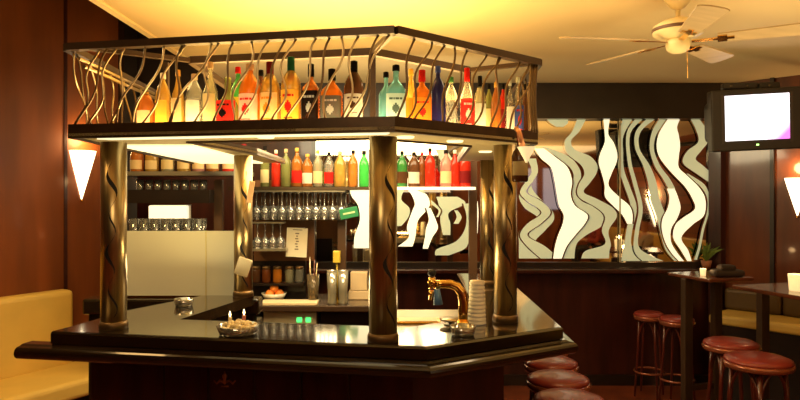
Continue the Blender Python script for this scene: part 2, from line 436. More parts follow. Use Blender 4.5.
# ------------------------------------------------------------------ canopy
cn = thing('bar_canopy', 'overhead bronze bottle canopy with wavy metal railing above the bar', 'canopy', (0,2.6,1.838))
cO = [(-1.38,4.3),(-1.235,2.417),(-.017,2.17),(.571,2.69),(.64,4.1)]
cI = [(-.76,4.3),(-.735,3.35),(-.85,2.645),(-.104,2.494),(.30,2.852),(.36,4.1)]
def ring(z0, z1_):
    b = MB()
    quads = [[cO[0],cO[1],cI[2],cI[1],cI[0]],[cO[1],cO[2],cI[3],cI[2]],[cO[2],cO[3],cI[4],cI[3]],[cO[3],cO[4],cI[5],cI[4]]]
    for q in quads: b.prism(q,z0,z1_)
    return b
L(ring(1.846,1.856).build('shelf_board', SOFF, cn))
def fascia(line, z0, z1_, th, m, name):
    b = MB(); sweep(b, line, [(0,z0),(0,z1_),(-th,z1_),(-th,z0)]); L(b.build(name, m, cn))
fascia(cO,1.838,1.890,.018,FASC,'fascia')
fascia(cI[::-1],1.838,1.872,.015,FASC,'inner_fascia')
ZR = 2.176
b = MB()
for a_, c_ in zip(cO, cO[1:]): b.beam((*a_,ZR),(*c_,ZR),.035,.026)
L(b.build('top_rail', RAILM, cn))
b = MB()
for a_, c_ in zip(cI[2:5], cI[3:5]): b.beam((*a_,ZR),(*c_,ZR),.025,.028)
b.beam((*cI[2],ZR),(cI[2][0]-.02,3.3,ZR),.025,.028)
b.beam((*cI[4],ZR),(cI[4][0]+.05,4.0,ZR),.02,.02)
L(b.build('inner_rail', RAILM, cn))
for p_,q_ in ((cO[2],cI[3]),((cO[1][0]+.06,cO[1][1]),cI[2]),(cO[3],cI[4])): L(MB().beam((*p_,ZR),(*q_,ZR),.022,.018).build('cross_brace', RAILM, cn))
for p_ in (cI[3],(-.95,2.64),cI[4]):
    L(MB().box((p_[0]-.011,p_[1]-.011,1.872),(p_[0]+.011,p_[1]+.011,ZR-.01)).build('railing_post', RAILM, cn))
b = MB()
for a_,c_ in (((-1.22,2.47,ZR-.03),(-1.25,3.3,ZR-.03)),((-1.20,2.47,ZR-.06),(-1.23,3.3,ZR-.06))): b.tube([a_,c_],.007,8)
L(b.build('side_rod', BARM, cn))
# wavy bars
def wavy(p0, p1, ax, amp, k, ph, lean, m, r=.0048):
    """p0 bottom point, rises to top; ax = direction along the railing"""
    pts = []; N = 14
    for i in range(N+1):
        t = i/N; env = math.sin(PI*t)**.5 if 0 < t < 1 else 0
        off = lean*(t-.5)+amp*math.sin(k*PI*t+ph)*(.35+.65*env)
        pts.append((p0[0]+ax[0]*off, p0[1]+ax[1]*off, 1.885+(ZR-.012-1.885)*t))
    return pts
rnd = random.Random(11)
def bars(a, c, n, m0):
    a, c = Vector(a), Vector(c); d = c-a; Ln = d.length; d.normalize()
    for i in range(n):
        s = Ln*(i+.5)/n+rnd.uniform(-.012,.012)
        p = a+d*s; inw = Vector((-d.y,d.x))*.006; p = p+inw
        amp = rnd.uniform(.016,.030)*rnd.choice((-1,1,1)); lean = rnd.uniform(.05,.17)
        ext = abs(amp)+lean/2
        lo, hi = ext-s, (Ln-s)-ext
        sh = max(0, lo)+min(0, hi); p = p+d*sh
        pts = wavy((p.x,p.y),None,(d.x,d.y),amp,rnd.uniform(1.5,2.3),rnd.uniform(-.6,.6),lean,None)
        L(MB().tube(pts, .0041, 6).build('wavy_bar', m0[i % len(m0)] , cn))
bars(cO[1],cO[2],21,[BARM,BARD,BARM])
bars(cO[2],cO[3],11,[BARD])
bars((-1.30,3.3),(-1.235,2.417),9,[BARM,BARD])
bars(cO[3],(.60,3.3),4,[BARD])
for i in range(3):       # bundled rods at the right corner
    pts = [(cO[3][0]-.028+i*.012-.01*math.sin(3*t/8), cO[3][1]-.02+.008*i, 1.885+(ZR-.012-1.885)*t/8) for t in range(9)]
    L(MB().tube(pts,.006,6).build('corner_rod', BARD, cn))
# lit strips: a light box under the bottles and lamps on the underside
GLOW = mat('warm_light_panel', (1,.86,.5), .5, emi=17, ecol=(1,.74,.36))
GLOW2 = mat('warm_soffit_light', (1,.9,.6), .5, emi=1.25, ecol=(1,.90,.52))
def lerp2(a,b_,t): return (a[0]+(b_[0]-a[0])*t, a[1]+(b_[1]-a[1])*t)
def stripq(a,b_,ai,bi,u0,u1): return [lerp2(a,ai,u0),lerp2(b_,bi,u0),lerp2(b_,bi,u1),lerp2(a,ai,u1)]
b = MB(); b.prism(stripq(cO[1],cO[2],cI[2],cI[3],.06,.8),1.8562,1.862); b.prism(stripq(cO[2],cO[3],cI[3],cI[4],.06,.8),1.8562,1.862)
L(b.build('light_strip', GLOW, cn))
b = MB(); q = stripq((-1.26,2.8),(-1.36,4.25),(-.80,2.8),(-.78,4.25),.1,.8); b.prism(q,1.838,1.8455)
b.prism(stripq(cO[1],cO[2],cI[2],cI[3],.22,.34),1.838,1.8455)
L(b.build('soffit_light', GLOW2, cn))
for (x_,y_) in ((.02,2.42),(.22,2.6),(.42,3.2),(-.5,2.42)):
    L(MB().lathe([(.03,-.006),(.034,0)],(x_,y_,1.845),16).build('downlight', GLOW2, cn))

# ------------------------------------------------------------------ bottles
def bottle(loc, h, r, glass, cap=None, lab=None, shape='round', label='', group=None, labz=(.08,.54), capc=None, mark=None, nk=.3, capL=.10, collar=None, name='bottle', rz=0):
    o = thing(name, label, 'bottle', loc, rz, group)
    sq = 5 if shape == 'square' else 0
    neck = r*nk; hb = h*(.60 if shape != 'long' else .50)
    if shape == 'square': prof = [(r*.9,0),(r*.96,.005),(r*.96,hb),(r*.8,hb+.012),(neck,hb+.035),(neck,h-.012),(neck*1.12,h-.01)]
    elif shape == 'ball': prof = [(r*.6,0),(r*.9,h*.1),(r,h*.28),(r*.93,h*.45),(r*.6,h*.58),(neck,h*.68),(neck,h-.01),(neck*1.1,h-.008)]
    elif shape == 'long': prof = [(r*.94,0),(r,.008),(r,hb),(r*.85,hb+.025),(r*.5,hb+.055),(neck,hb+.08),(neck*.92,h-.012),(neck*1.1,h-.01)]
    else: prof = [(r*.94,0),(r,.008),(r,hb),(r*.9,hb+.02),(r*.6,hb+.042),(neck,hb+.06),(neck*.95,h-.012),(neck*1.1,h-.01)]
    MB().lathe(prof,(0,0,0),20,sq=sq).build('glass_body', glass, o)
    if cap:
        c = MB().lathe([(neck*1.22,h*(1-capL)),(neck*1.28,h*(1-capL)+.003),(neck*1.22,h-.002),(neck*.9,h)],(0,0,0),14).build('cap', cap, o)
    if collar:
        MB().lathe([(neck*1.15,h*(1-capL)-.02),(neck*1.15,h*(1-capL))],(0,0,0),14).build('collar', collar, o)
    if lab:
        rr = r*1.015*(.965 if sq else 1)
        lo = MB().arcshell(rr, h*labz[0], h*labz[1], -PI/2-1.15, -PI/2+1.15, 14, sq=sq).build('bottle_label', lab, o)
        if mark:
            mk = MB(); zc = h*(labz[0]+labz[1])/2; hh = h*(labz[1]-labz[0])
            for q_ in range(6):
                w_ = .36*math.sin(PI*(q_+.5)/6)
                mk.arcshell(rr*1.01, zc+hh*(-.18+.06*q_), zc+hh*(-.12+.06*q_), -PI/2-w_, -PI/2+w_, 4, sq=sq)
            for a_,w_ in ((-.6,.3),(-.24,.14),(-.04,.36),(.38,.2)): mk.arcshell(rr*1.01, zc+hh*.29, zc+hh*.36, -PI/2+a_, -PI/2+a_+w_, 3, sq=sq)
            mk.arcshell(rr*1.01, zc-hh*.34, zc-hh*.31, -PI/2-.45, -PI/2+.45, 8, sq=sq)
            mk.build('label_print', mark, lo)
    return o
G = dict(
 amber=glassmat('amber_glass',(.80,.30,.05),.45), dkamber=glassmat('dark_amber_glass',(.33,.09,.02),.6), gold=glassmat('golden_liquid',(.95,.62,.14),.42),
 pale=glassmat('pale_glass',(.93,.86,.55),.28), clear=glassmat('clear_bottle_glass',(.95,.92,.76),.18), green=glassmat('green_glass',(.10,.42,.10),.45),
 olive=glassmat('olive_glass',(.50,.52,.16),.4), red=glassmat('red_liquid',(.90,.05,.02),.7), blue=glassmat('pale_blue_glass',(.30,.66,.66),.5),
 navy=glassmat('navy_glass',(.03,.03,.14),.75), orange=glassmat('orange_liquid',(.95,.34,.03),.6), brown=glassmat('brown_glass',(.20,.08,.03),.65),
 pink=glassmat('pink_liquid',(.95,.45,.35),.45), dgreen=glassmat('dark_green_glass',(.04,.14,.05),.7), brgreen=glassmat('bright_green_liquid',(.10,.75,.12),.6))
K = {k: glassmat('print_'+k, c, .97, .03) for k, c in dict(white=(.92,.86,.66), cream=(.90,.72,.36), red=(.75,.03,.02), yellow=(.95,.62,.08), black=(.015,.012,.01), orange=(.95,.36,.03), green=(.03,.16,.07), slate=(.12,.15,.12), cork=(.72,.50,.25), gold=(.75,.45,.10), silver=(.70,.72,.62), blue=(.08,.12,.40), dkred=(.25,.02,.02), brown=(.12,.05,.02), gcap=(.10,.30,.10)).items()}
def on_canopy(px, u):
    """point on the canopy shelf along the sight line px, u metres behind the front fascia"""
    k = (px-400)/F
    for a, c in ((cO[1],cO[2]),(cO[2],cO[3])):
        d = Vector((c[0]-a[0],c[1]-a[1])).normalized(); n = Vector((-d.y,d.x))
        p = Vector(a)+n*u
        # k*Y = X ; p + t d
        t = (k*p.y-p.x)/(d.x-k*d.y)
        q = p+d*t
        if a == cO[1] and q.x > -.04-.35*u and px > 393: continue
        return q
CB = [ # px, behind, width px, top y, glass, cap, label mat, shape, text, opts
 (146,.12,17,92,'amber','gold','cream','round','short amber bottle at the far left of the canopy row',{}),
 (163,.13,15,73,'gold','white','yellow','round','golden bottle with a white cap, second from the left on the canopy',{}),
 (178,.11,13,70,'gold','gold','cream','long','slender golden bottle with a gold cap near the canopy\'s left end',{}),
 (194.5,.12,17,74,'clear','cork','white','round','clear bottle with a cork stopper and a large bright white label',{}),
 (210.5,.12,15,62,'pale','cork','cream','long','tall pale bottle with a cream label left of the red-labelled flask',{}),
 (228,.11,23,76,'olive',None,'red','ball','bulbous green glass flask with a large red label',{'mark':'black'}),
 (238,.22,15,67,'green','red','yellow','round','green bottle with a bright red cap behind the red-labelled flask',{}),
 (250,.11,22,64,'orange','cork','white','round','orange bottle with a round cork and white label with red emblem',{'mark':'red'}),
 (261,.24,14,70,'brown','black','cream','round','brown bottle with a black cap standing behind the cream-labelled one',{}),
 (270,.11,20,62,'gold','dkred','cream','round','golden bottle with a dark red sleeve cap and cream label',{'mark':'orange','capL':.25}),
 (291,.11,20,57,'dgreen','green','yellow','round','green necked bottle with yellow label and red emblem',{'mark':'red','capL':.25,'collar':'red','glassx':'gold'}),
 (311,.11,17,64,'amber','black','black','square','square amber bottle with a black label and black cap',{'mark':'silver','capL':.2,'labz':(.06,.58)}),
 (332,.11,21,69,'orange','black','slate','square','stocky orange bottle with a grey green label and black cap',{'mark':'silver','capL':.2}),
 (354,.11,20,61,'brown','black','white','round','dark bottle with long black neck and white label by the inner post',{'mark':'brown','capL':.38,'labz':(.16,.5)}),
 (386,.22,15,72,'blue','black',None,'square','pale blue bottle with dark cap, half hidden by its square neighbour',{}),
 (396,.12,20,65,'blue','black','silver','square','square pale blue bottle with a silver label and black cap',{'mark':'slate'}),
 (411,.22,13,69,'gold','yellow','orange','round','golden bottle with a yellow cap behind the orange-labelled bottle',{}),
 (422,.12,19,70,'orange','red','orange','square','orange square bottle with a red cap',{'mark':'red','capL':.2}),
 (438,.12,16,66,'navy','blue',None,'round','dark navy blue bottle without label on the canopy',{'nk':.28}),
 (451,.16,14,77,'clear','gcap',None,'round','clear unlabelled bottle with a green cap on the canopy',{}),
 (467,.12,15,68,'clear','red','red','long','clear bottle with a red printed label and red cap',{'mark':'white','capL':.2}),
 (480,.12,12,76,'pale','black','silver','round','slim pale bottle with a black cap right of the red-printed bottle',{'capL':.2}),
 (489,.14,9,84,'olive','black','cream','round','small olive bottle in the right half of the canopy',{}),
 (496,.10,10,82,'amber','gold',None,'round','small amber bottle with a gold cap near the canopy\'s right end',{}),
 (503,.14,9,84,'red','black','dkred','round','small dark red bottle near the canopy\'s right end',{}),
 (510,.09,9,80,'clear','silver','white','long','narrow clear bottle with silver cap near the canopy\'s right corner',{}),
 (518,.10,11,77,'clear','silver','blue','long','tall clear bottle with a blue label at the canopy\'s right corner',{'mark':'red'}),
 (525,.20,7,84,'brown','black',None,'round','dark slim bottle last in the canopy row at the right',{}),
]
for px,u,wp,ty,g,cp,lb,shp,txt,opt in CB:
    q = on_canopy(px,u); h = zy(ty,q.y)-1.862; r = wp/2/F*q.y
    opt = dict(opt); gg = opt.pop('glassx', g); mk = opt.pop('mark', None); cl = opt.pop('collar', None)
    bottle((q.x,q.y,1.8622),h,r,G[gg],K[cp] if cp else None,K[lb] if lb else None,shp,txt,'liquor bottles on the canopy shelf',mark=K[mk] if mk else None,collar=K[cl] if cl else None,rz=math.atan2(-q.x,q.y)*-1,**opt)

# ------------------------------------------------------------------ back bar
YS = 4.45; ZS = zy(187,YS)
bb = thing('back_bar_shelf', 'dark back bar shelf unit holding the lower bottle row', 'shelf unit', (-.4,YS,.9))
b = MB(); b.box((xp(232,YS),YS-.10,ZS-.022),(xp(374,YS),YS+.12,ZS)); L(b.build('shelf_board', mat('glass_edge_shelf',(.06,.04,.02),.2,coat=.5), bb))
b = MB(); b.box((xp(374,YS),YS-.10,ZS-.02),(xp(474,YS),YS+.12,ZS-.001)); L(b.build('lit_shelf_board', mat('lit_glass_shelf',(.9,.8,.6),.2,emi=.9,ecol=(1,.8,.55)), bb))
for px,z0,z1_ in ((341,.901,ZS-.022),(375,.901,2.0),(474,.0,2.0),(216,.901,1.74)):
    L(MB().box((xp(px,YS)-.028,YS+.05,z0),(xp(px,YS)+.028,YS+.10,z1_)).build('upright', mat('brown_upright',(.09,.045,.02),.4,coat=.2), bb))
L(MB().box((xp(128,YS),YS-.10,zy(176,YS)),(xp(250,YS),YS+.12,zy(172,YS))).build('upper_shelf_board', STEEL, bb))
L(MB().box((xp(128,YS),YS-.06,zy(203,YS)),(xp(212,YS),YS+.10,zy(190,YS))).build('cross_beam', BLACKW, bb))
L(MB().box((xp(250,YS),YS+.12,zy(172,YS)-.62),(xp(312,YS),YS+.14,ZS+.05)).build('back_panel', mat('mid_wood_back',(.24,.10,.035),.4,noise=.4,nscale=4), bb))
wt = thing('back_worktop', 'dark back worktop with cupboards below, behind the bar', 'worktop', (-.5,4.5,0))
L(MB().rbox((xp(222,4.4),4.30,.86),(xp(398,4.4),4.85,.90),.006).build('worktop_slab', mat('worktop_brown',(.05,.028,.016),.25,coat=.4), wt))
L(MB().box((xp(224,4.4),4.36,.0),(xp(262,4.4),4.80,.858)).box((xp(320,4.4),4.45,0),(xp(398,4.4),4.80,.858)).build('cupboard', BLACKW, wt))
L(MB().box((xp(262,4.4),4.55,.0),(xp(320,4.4),4.80,.858)).build('cupboard_back', DARK, wt))

SB = [(265,9,146,'olive','black','cream','pale olive bottle at the left end of the lower bottle row'),
 (276,9,150,'red','white',None,'red bottle with a white cap in the lower bottle row'),
 (286,10,149,'olive','cork',None,'greenish clear bottle with cork third in the lower bottle row'),
 (297,11,148,'amber','gold','red','amber bottle with gold cap and red label in the lower row'),
 (307.5,11,154,'amber','gold','white','amber bottle with a white label in the lower row'),
 (318,10,150,'pale','gold','cream','pale bottle with a cream label above the hanging glasses'),
 (329,10,152,'clear','black','red','clear bottle with black cap and low red label in the lower row'),
 (340,12,151,'gold','cork',None,'wide golden bottle with a cork in the lower row'),
 (353,10,150,'amber','black',None,'tall amber bottle with a black cap left of the bright green one'),
 (364,10,151,'brgreen','black',None,'bright green bottle beside the front bend column'),
 (402,11,151,'green','black','brown','green and brown bottle right of the front bend column'),
 (414,12,152,'brown','black','white','dark bottle with a small white label on the lit shelf'),
 (422,8,152,'dkamber','red',None,'slim dark amber bottle with red cap on the lit shelf'),
 (430,11,148,'red','black',None,'bright red bottle with black neck, leftmost red one on the lit shelf'),
 (446,12,150,'pink','black','cream','pale pink bottle between the red bottles on the lit shelf'),
 (455,10,150,'red','white',None,'bright red bottle with a white cap on the lit shelf'),
 (465,12,149,'red','black','dkred','bright red bottle at the right end of the lit shelf')]
for px,wp,ty,g,cp,lb,txt in SB:
    x = xp(px,YS); bottle((x,YS,ZS+.0005),zy(ty,YS)-ZS,wp/2/F*YS,G[g],K[cp],K[lb] if lb else None,'round',txt,'bottles on the lower back bar shelf',labz=(.1,.42))
ZU = zy(172,YS)
for px,ty,g,cp,txt in ((137,146,'amber','gold','amber bottle leftmost on the upper back shelf'),(152,147,'gold','white','golden bottle second on the upper back shelf'),(168,146,'pale','gold','pale bottle third on the upper back shelf'),(184,143,'gold','black','golden bottle with black cap fourth on the upper back shelf'),
   (199,143,'pink','red','pink bottle with red cap on the upper back shelf'),(213,142,'amber','gold','amber bottle with gold cap right of the pink one'),(229,143,'red','orange','red bottle with orange cap on the upper back shelf'),(244,144,'amber','dkred','amber bottle with dark red cap at the right end of the upper back shelf')):
    bottle((xp(px,YS),YS,ZU+.0005),zy(ty,YS)-ZU,13/2/F*YS,G[g],K[cp],K['cream'],'round',txt,'bottles on the upper back shelf',labz=(.1,.45))

# hanging wine glasses
def wineglass(name='wine_glass', h=.19, r=.036):
    b = MB(); b.lathe([(.031,0),(.030,-.004),(.006,-.010),(.004,-.09*h/.19),(r*.6,-.10*h/.19),(r,-.135*h/.19),(r*.92,-.165*h/.19),(r*.8,-h)],(0,0,0),14)
    return b
rack = thing('glass_rack', 'metal rack of rails fixed under the back bar shelf', 'rack', (-.65,YS,ZS-.03))
for j in range(3):
    L(MB().box((xp(254,YS),YS-.08+j*.075,ZS-.034),(xp(346,YS),YS-.07+j*.075,ZS-.024)).build('rack_rail', STEEL, rack))
wg = wineglass().build('wine_glass', CLEAR, None, (xp(258,YS),YS-.045,ZS-.034))
tag(wg,'upside down clear wine glass hanging from the rack under the shelf','wine glass','wine glasses hanging under the shelf')
for r_ in range(2):
    for i in range(11):
        if r_ == 0 and i == 0: continue
        c = wg.copy(); COL.objects.link(c); c.location = (xp(258,YS)+i*.0575+r_*.02, YS-.045+r_*.078, ZS-.034)
# second row on a lower rack on the left
ZR2 = zy(223,4.47)
r2 = thing('glass_rack', 'lower short rack with hanging stemware left of the paper notice', 'rack', (-.9,4.47,ZR2))
for j in range(2): L(MB().box((xp(254,4.47),4.40+j*.06,ZR2),(xp(286,4.47),4.41+j*.06,ZR2+.01)).build('rack_rail', STEEL, r2))
L(MB().box((xp(254,4.47),4.38,zy(250,4.47)),(xp(288,4.47),4.54,zy(248,4.47))).build('lower_board', STEEL, r2))
for i in range(4):
    o = wineglass().build('wine_glass', CLEAR, None, (xp(258.5+i*7.6,4.47),4.435,ZR2))
    tag(o,'upside down stemmed glass on the short lower rack left of the notice','wine glass','stemware on the lower rack')
# glasses behind the frosted screen
gsh = tag(MB().box((xp(128,4.3),4.2,zy(236,4.3)-.02),(xp(212,4.3),4.48,zy(236,4.3))).box((xp(130,4.3),4.22,0),(xp(134,4.3),4.40,zy(236,4.3)-.02)).box((xp(206,4.3),4.22,0),(xp(210,4.3),4.40,zy(236,4.3)-.02)).build('glass_shelf', STEEL),'steel shelf full of tumblers behind the frosted screen','shelf')
tb = MB().lathe([(.026,0),(.028,.005),(.033,.115),(.030,.114),(.025,.01)],(0,0,0),14)
t0_ = tb.build('tumbler', CLEAR, None, (xp(137,4.3),4.25,zy(236,4.3)))
tag(t0_,'clear straight tumbler in the rows on the shelf behind the frosted screen','glass','tumblers behind the frosted screen')
for r_ in range(2):
    for i in range(7):
        if r_==0 and i==0: continue
        c = t0_.copy(); COL.objects.link(c); c.location = (xp(137,4.3)+i*.070, 4.25+r_*.08, zy(236,4.3))
# glasses on the cross beam shelf above
t1_ = MB().lathe([(.022,0),(.024,.005),(.027,.07),(.025,.069),(.020,.01)],(0,0,0),12).build('small_glass', CLEAR, None, (xp(140,YS),YS,zy(190,YS)))
tag(t1_,'small clear glass in the row on the dark cross beam of the back bar','glass','small glasses on the cross beam')
for i in range(1,8):
    c = t1_.copy(); COL.objects.link(c); c.location = (xp(140,YS)+i*.062, YS, zy(190,YS))
# glowing panel added in place of a bright reflection behind, seen over the screen
reflp = thing('reflection_panel', 'small glowing cream panel added for a bright reflection behind the tumblers at the left', 'lamp', (xp(168,4.40),4.39,zy(236,4.3)+.0005))
MB().rbox((-.13,0,.01),(.13,.05,.20),.008).build('glow_face', mat('reflection_glow',(1,.95,.75),.5,emi=.9,ecol=(1,.93,.66)), reflp)
MB().box((-.14,.05,.0),(.14,.07,.205)).build('panel_case', STEEL, reflp)
# shelf of jars
js = tag(MB().box((xp(250,4.55),4.50,zy(283,4.55)-.012),(xp(304,4.55),4.66,zy(283,4.55)+.002)).box((xp(250,4.55),4.64,.9),(xp(304,4.55),4.66,zy(256,4.55))).build('jar_shelf', BLACKW),'small dark shelf of jars left of the tall glasses','shelf')
for i,(px,c1,tx) in enumerate(((256,'brown','brown jar at the left end of the small jar shelf'),(266,'dkamber','dark amber jar second on the small jar shelf'),(277,'orange','orange jar in the middle of the small jar shelf'),(289,'pale','pale jar fourth on the small jar shelf'),(299,'clear','clear jar at the right end of the small jar shelf'))):
    j = thing('storage_jar', tx, 'jar', (xp(px,4.55),4.56,zy(283,4.55)+.0025), group='jars on the small shelf')
    MB().lathe([(.028,0),(.031,.006),(.031,.085),(.026,.095)],(0,0,0),14).build('jar_body', G[c1], j)
    MB().lathe([(.029,.095),(.029,.113),(.024,.115)],(0,0,0),14).build('jar_lid', BARD, j)
# items on the back worktop
def onwt(px, Y=4.42): return (xp(px,Y),Y,.9002)
bd = tag(MB().rbox((-.19,-.07,0),(.19,.07,.02),.004).build('chopping_board', mat('pale_board',(.80,.66,.40),.5), None, (xp(290,4.38),4.375,.9002)),'pale chopping board lying on the back worktop above the glass washer','board')
fr = tag(MB().lathe([(.02,0),(.065,.01),(.088,.05),(.083,.05),(.055,.015)],(0,0,0),18).build('fruit_bowl', mat('white_bowl',(.75,.70,.55),.3), None, (xp(274,4.54),4.545,.9002)),'pale shallow bowl holding fruit behind the chopping board','bowl')
for i,(dx,dy,dz) in enumerate(((-.03,0,.045),(.035,.01,.045),(0,.0,.085))):
    o = tag(MB().lathe([(.002,-.03),(.018,-.026),(.03,-.008),(.031,.006),(.02,.024),(.004,.031)],(0,0,0),14).build('orange_fruit', mat('orange_peel',(.9,.28,.04),.5), None, (xp(274,4.54)+dx,4.545+dy,.9002+dz)),('orange at the left of the pale bowl','orange at the right of the pale bowl','orange on top in the pale bowl')[i],'fruit','oranges in the pale bowl')
vs = thing('utensil_jar', 'tall glass jar of bar spoons on the back worktop', 'jar', onwt(313,4.44))
MB().lathe([(.03,0),(.034,.006),(.043,.19),(.039,.188),(.030,.012)],(0,0,0),16).build('jar_body', glassmat('smoky_glass',(.7,.5,.25),.25), vs)
for i in range(5):
    a = i*1.3; MB().tube([(0.008*math.cos(a),.008*math.sin(a),.012),(.028*math.cos(a),.028*math.sin(a),.27+.02*(i%3))],.004,6).build('spoon', [BARM,RWOOD,STEEL][i%3], vs)
for i,(px,tx) in enumerate(((332,'tall clear beer glass on the back worktop, left of the pair'),(343,'tall clear beer glass on the back worktop, right of the pair'))):
    tag(MB().lathe([(.030,0),(.031,.012),(.027,.03),(.030,.08),(.036,.225),(.033,.224),(.024,.035)],(0,0,0),18).build('beer_glass', glassmat('bright_glass',(1,.90,.62),.45,.3), None, onwt(px,4.385)),tx,'glass','tall beer glasses')
for i,(px,Yv,zz,hh,ww,tx) in enumerate(((361,4.60,.9002,.06,.17,'low cream box beside the beer glasses'),(360,4.68,.9622,.13,.12,'upright cream box stacked behind the low box'))):
    tag(MB().rbox((-ww/2,-.05,0),(ww/2,.05,hh),.005).build('cream_box', mat('cream_card',(.72,.55,.32),.6), None, (xp(px,Yv),Yv if i==0 else 4.60,zz)),tx,'box')
# glass washer with green buttons
gw = thing('glass_washer', 'steel glass washer with lit green buttons under the back worktop', 'appliance', (xp(291,4.4),4.42,.0))
gx = 26.5/F*4.36
MB().rbox((-gx,-.05,0),(gx,.12,.857),.008).build('housing', STEEL, gw)
MB().rbox((-gx,-.062,.755),(gx,-.05,.850),.004).build('control_panel', mat('pale_steel',(.66,.58,.40),.35,metal=.5), gw)
MB().rbox((-gx+.01,-.066,.32),(gx-.01,-.05,.745),.004).build('washer_door', mat('dim_steel',(.25,.22,.17),.35,metal=.8), gw)
MB().tube([(-gx+.04,-.085,.72),(gx-.04,-.085,.72)],.007,8).build('door_handle', STEEL, gw)
for sx in (.045,.105): 
    MB().rbox((sx,-.068,.780),(sx+.036,-.060,.812),.003).build('green_button', mat('green_led',(.1,.9,.25),.4,emi=1.5,ecol=(.08,1,.2)), gw)
tag(MB().rbox((xp(245,4.3),4.20,.0),(xp(263,4.3),4.29,.83),.006).build('steel_bin', mat('dim_steel2',(.20,.17,.12),.4,metal=.7)),'dull steel bin left of the glass washer','bin')
# paper notice hung on the back panel
nt_ = thing('paper_notice', 'white paper notice with dark writing pinned under the hanging glasses', 'notice', (xp(296,4.48),4.48,zy(257,4.48)))
MB().box((-.072,0,0),(.072,.003,.20), Matrix.Rotation(.05,4,'Y')).build('sheet', PAPER, nt_)
b = MB()
for i in range(7): b.box((-.012+.006*(i%2),-.002,.05+i*.018),(.014-.004*(i%3),-.0005,.058+i*.018), Matrix.Rotation(.05,4,'Y'))
b.box((-.03,-.002,.185),(.035,-.0005,.19), Matrix.Rotation(.05,4,'Y')); b.build('writing', mat('grey_ink',(.2,.16,.12),.7), nt_)
nh = MB().box((xp(296,4.48)-.05,4.483,zy(229,4.48)),(xp(296,4.48)+.05,4.568,zy(229,4.48)+.006)); L(nh.build('hanger', STEEL, nt_))
SGX = 0
gs = thing('green_sign', 'small tilted green sign hanging below the bright green bottle', 'sign', (xp(349,4.34),4.34,zy(213,4.34)))
MB().rbox((-.062,-.004,-.035),(.062,.004,.035),.003,1,Matrix.Rotation(-.2,4,'Y')).build('sign_board', mat('sign_green',(.02,.20,.07),.4,emi=.05), gs)
MB().box((-.04,-.006,-.006),(.04,-.0045,.006),Matrix.Rotation(-.2,4,'Y')).build('sign_stripe', mat('sign_pale',(.45,.6,.3),.5), gs)
L(MB().tube([(xp(349,4.34),4.345,zy(207,4.34)),(xp(349,4.34),4.36,ZS-.02)],.002,5).build('string', INK, gs))
tag(MB().rbox((xp(334,4.5),4.43,.9002+.27),(xp(341,4.5),4.485,.9002+.35),.004).tube([(xp(337.5,4.5),4.46,.9002),(xp(337.5,4.5),4.46,1.18)],.006,8).lathe([(.018,0),(.018,.008)],(xp(337.5,4.5),4.46,.9002),14).build('yellow_tin', mat('yellow_tin_paint',(.70,.50,.06),.4)),'small yellow tin on a thin stand behind the beer glasses','tin')
# card clipped to the rear left column and tags
cc = MB().rbox((-.035,-.003,-.045),(.035,.003,.045),.006,2,Matrix.Rotation(.35,4,'Y')@Matrix.Rotation(.12,4,'X'))
tag(cc.build('white_card', mat('card_white',(.86,.78,.55),.5), None, (xp(243,3.21),3.215,zy(267,3.21))),'tilted off white card clipped to the column beside the frosted screen','card')
tag(MB().rbox((-.014,-.002,-.055),(.014,.002,.055),.002,1,Matrix.Rotation(.15,4,'Y')).build('paper_tag', mat('tag_tan',(.75,.50,.28),.6), None, (xp(250,3.21),3.225,zy(192,3.21))),'tan paper tag stuck high on the column beside the frosted screen','tag')

# ------------------------------------------------------------------ things on the bar counter
CT = 1.1202
def dish(px,py,r,name,label):
    Y = .5*F/(py-HZ)
    b = MB().lathe([(r*.8,0),(r*.86,.004),(r,.034),(r*.9,.034),(r*.74,.010),(.001,.008)],(0,0,0),24)
    return tag(b.build(name, glassmat('thick_glass',(.95,.92,.72),.40,.35), None, (xp(px,Y),Y,CT)),label,'ashtray' if 'ash' in name else 'dish'), Y
dish(184,306,.045,'glass_ashtray','clear glass ashtray on the left leg of the counter')
o_, Y_ = dish(463,335,.048,'glass_ashtray','clear glass ashtray below the brass beer tap')
o_, Y_ = dish(238,334,.078,'glass_dish','clear glass dish heaped with pale snack pieces on the counter')
sn = MB(); rr = random.Random(3)
for i in range(90):
    a = rr.uniform(0,2*PI); q = rr.uniform(0,.066); hz = .018+rr.uniform(.2,1)*.034*(1-q/.085)
    M = Matrix.Translation((q*math.cos(a)*1.1,q*math.sin(a),hz))@Matrix.Rotation(rr.uniform(0,3),4,'X')@Matrix.Rotation(rr.uniform(0,3),4,'Z')
    sn.lathe([(.002,-.009),(.008,-.004),(.009,.003),(.003,.009)],(0,0,0),7,M=M)
tag(sn.build('snack_pieces', mat('pale_snack',(.86,.72,.42),.35), None, (o_.location.x,o_.location.y,CT)),'heap of pale crinkled snack pieces in the glass dish','snacks')['kind']='stuff'
for i,(px,dy,tx) in enumerate(((230,.10,'short lit candle behind the left side of the snack dish'),(244,.095,'thin lit candle behind the right side of the snack dish'))):
    Y = o_.location.y+dy; c = thing('candle', tx, 'candle', (xp(px,Y),Y,CT))
    hh = (.052,.060)[i]
    MB().lathe([(.007,0),(.007,hh-.01),(.004,hh-.008)],(0,0,0),12).build('candle_body', mat('rose_wax',(.55,.18,.14),.5) if i else mat('wax',(.75,.6,.35),.5), c)
    MB().lathe([(.001,hh-.008),(.0045,hh),(.001,hh+.014)],(0,0,0),8).build('flame', mat('flame',(1,.8,.3),.5,emi=8,ecol=(1,.72,.3)), c)
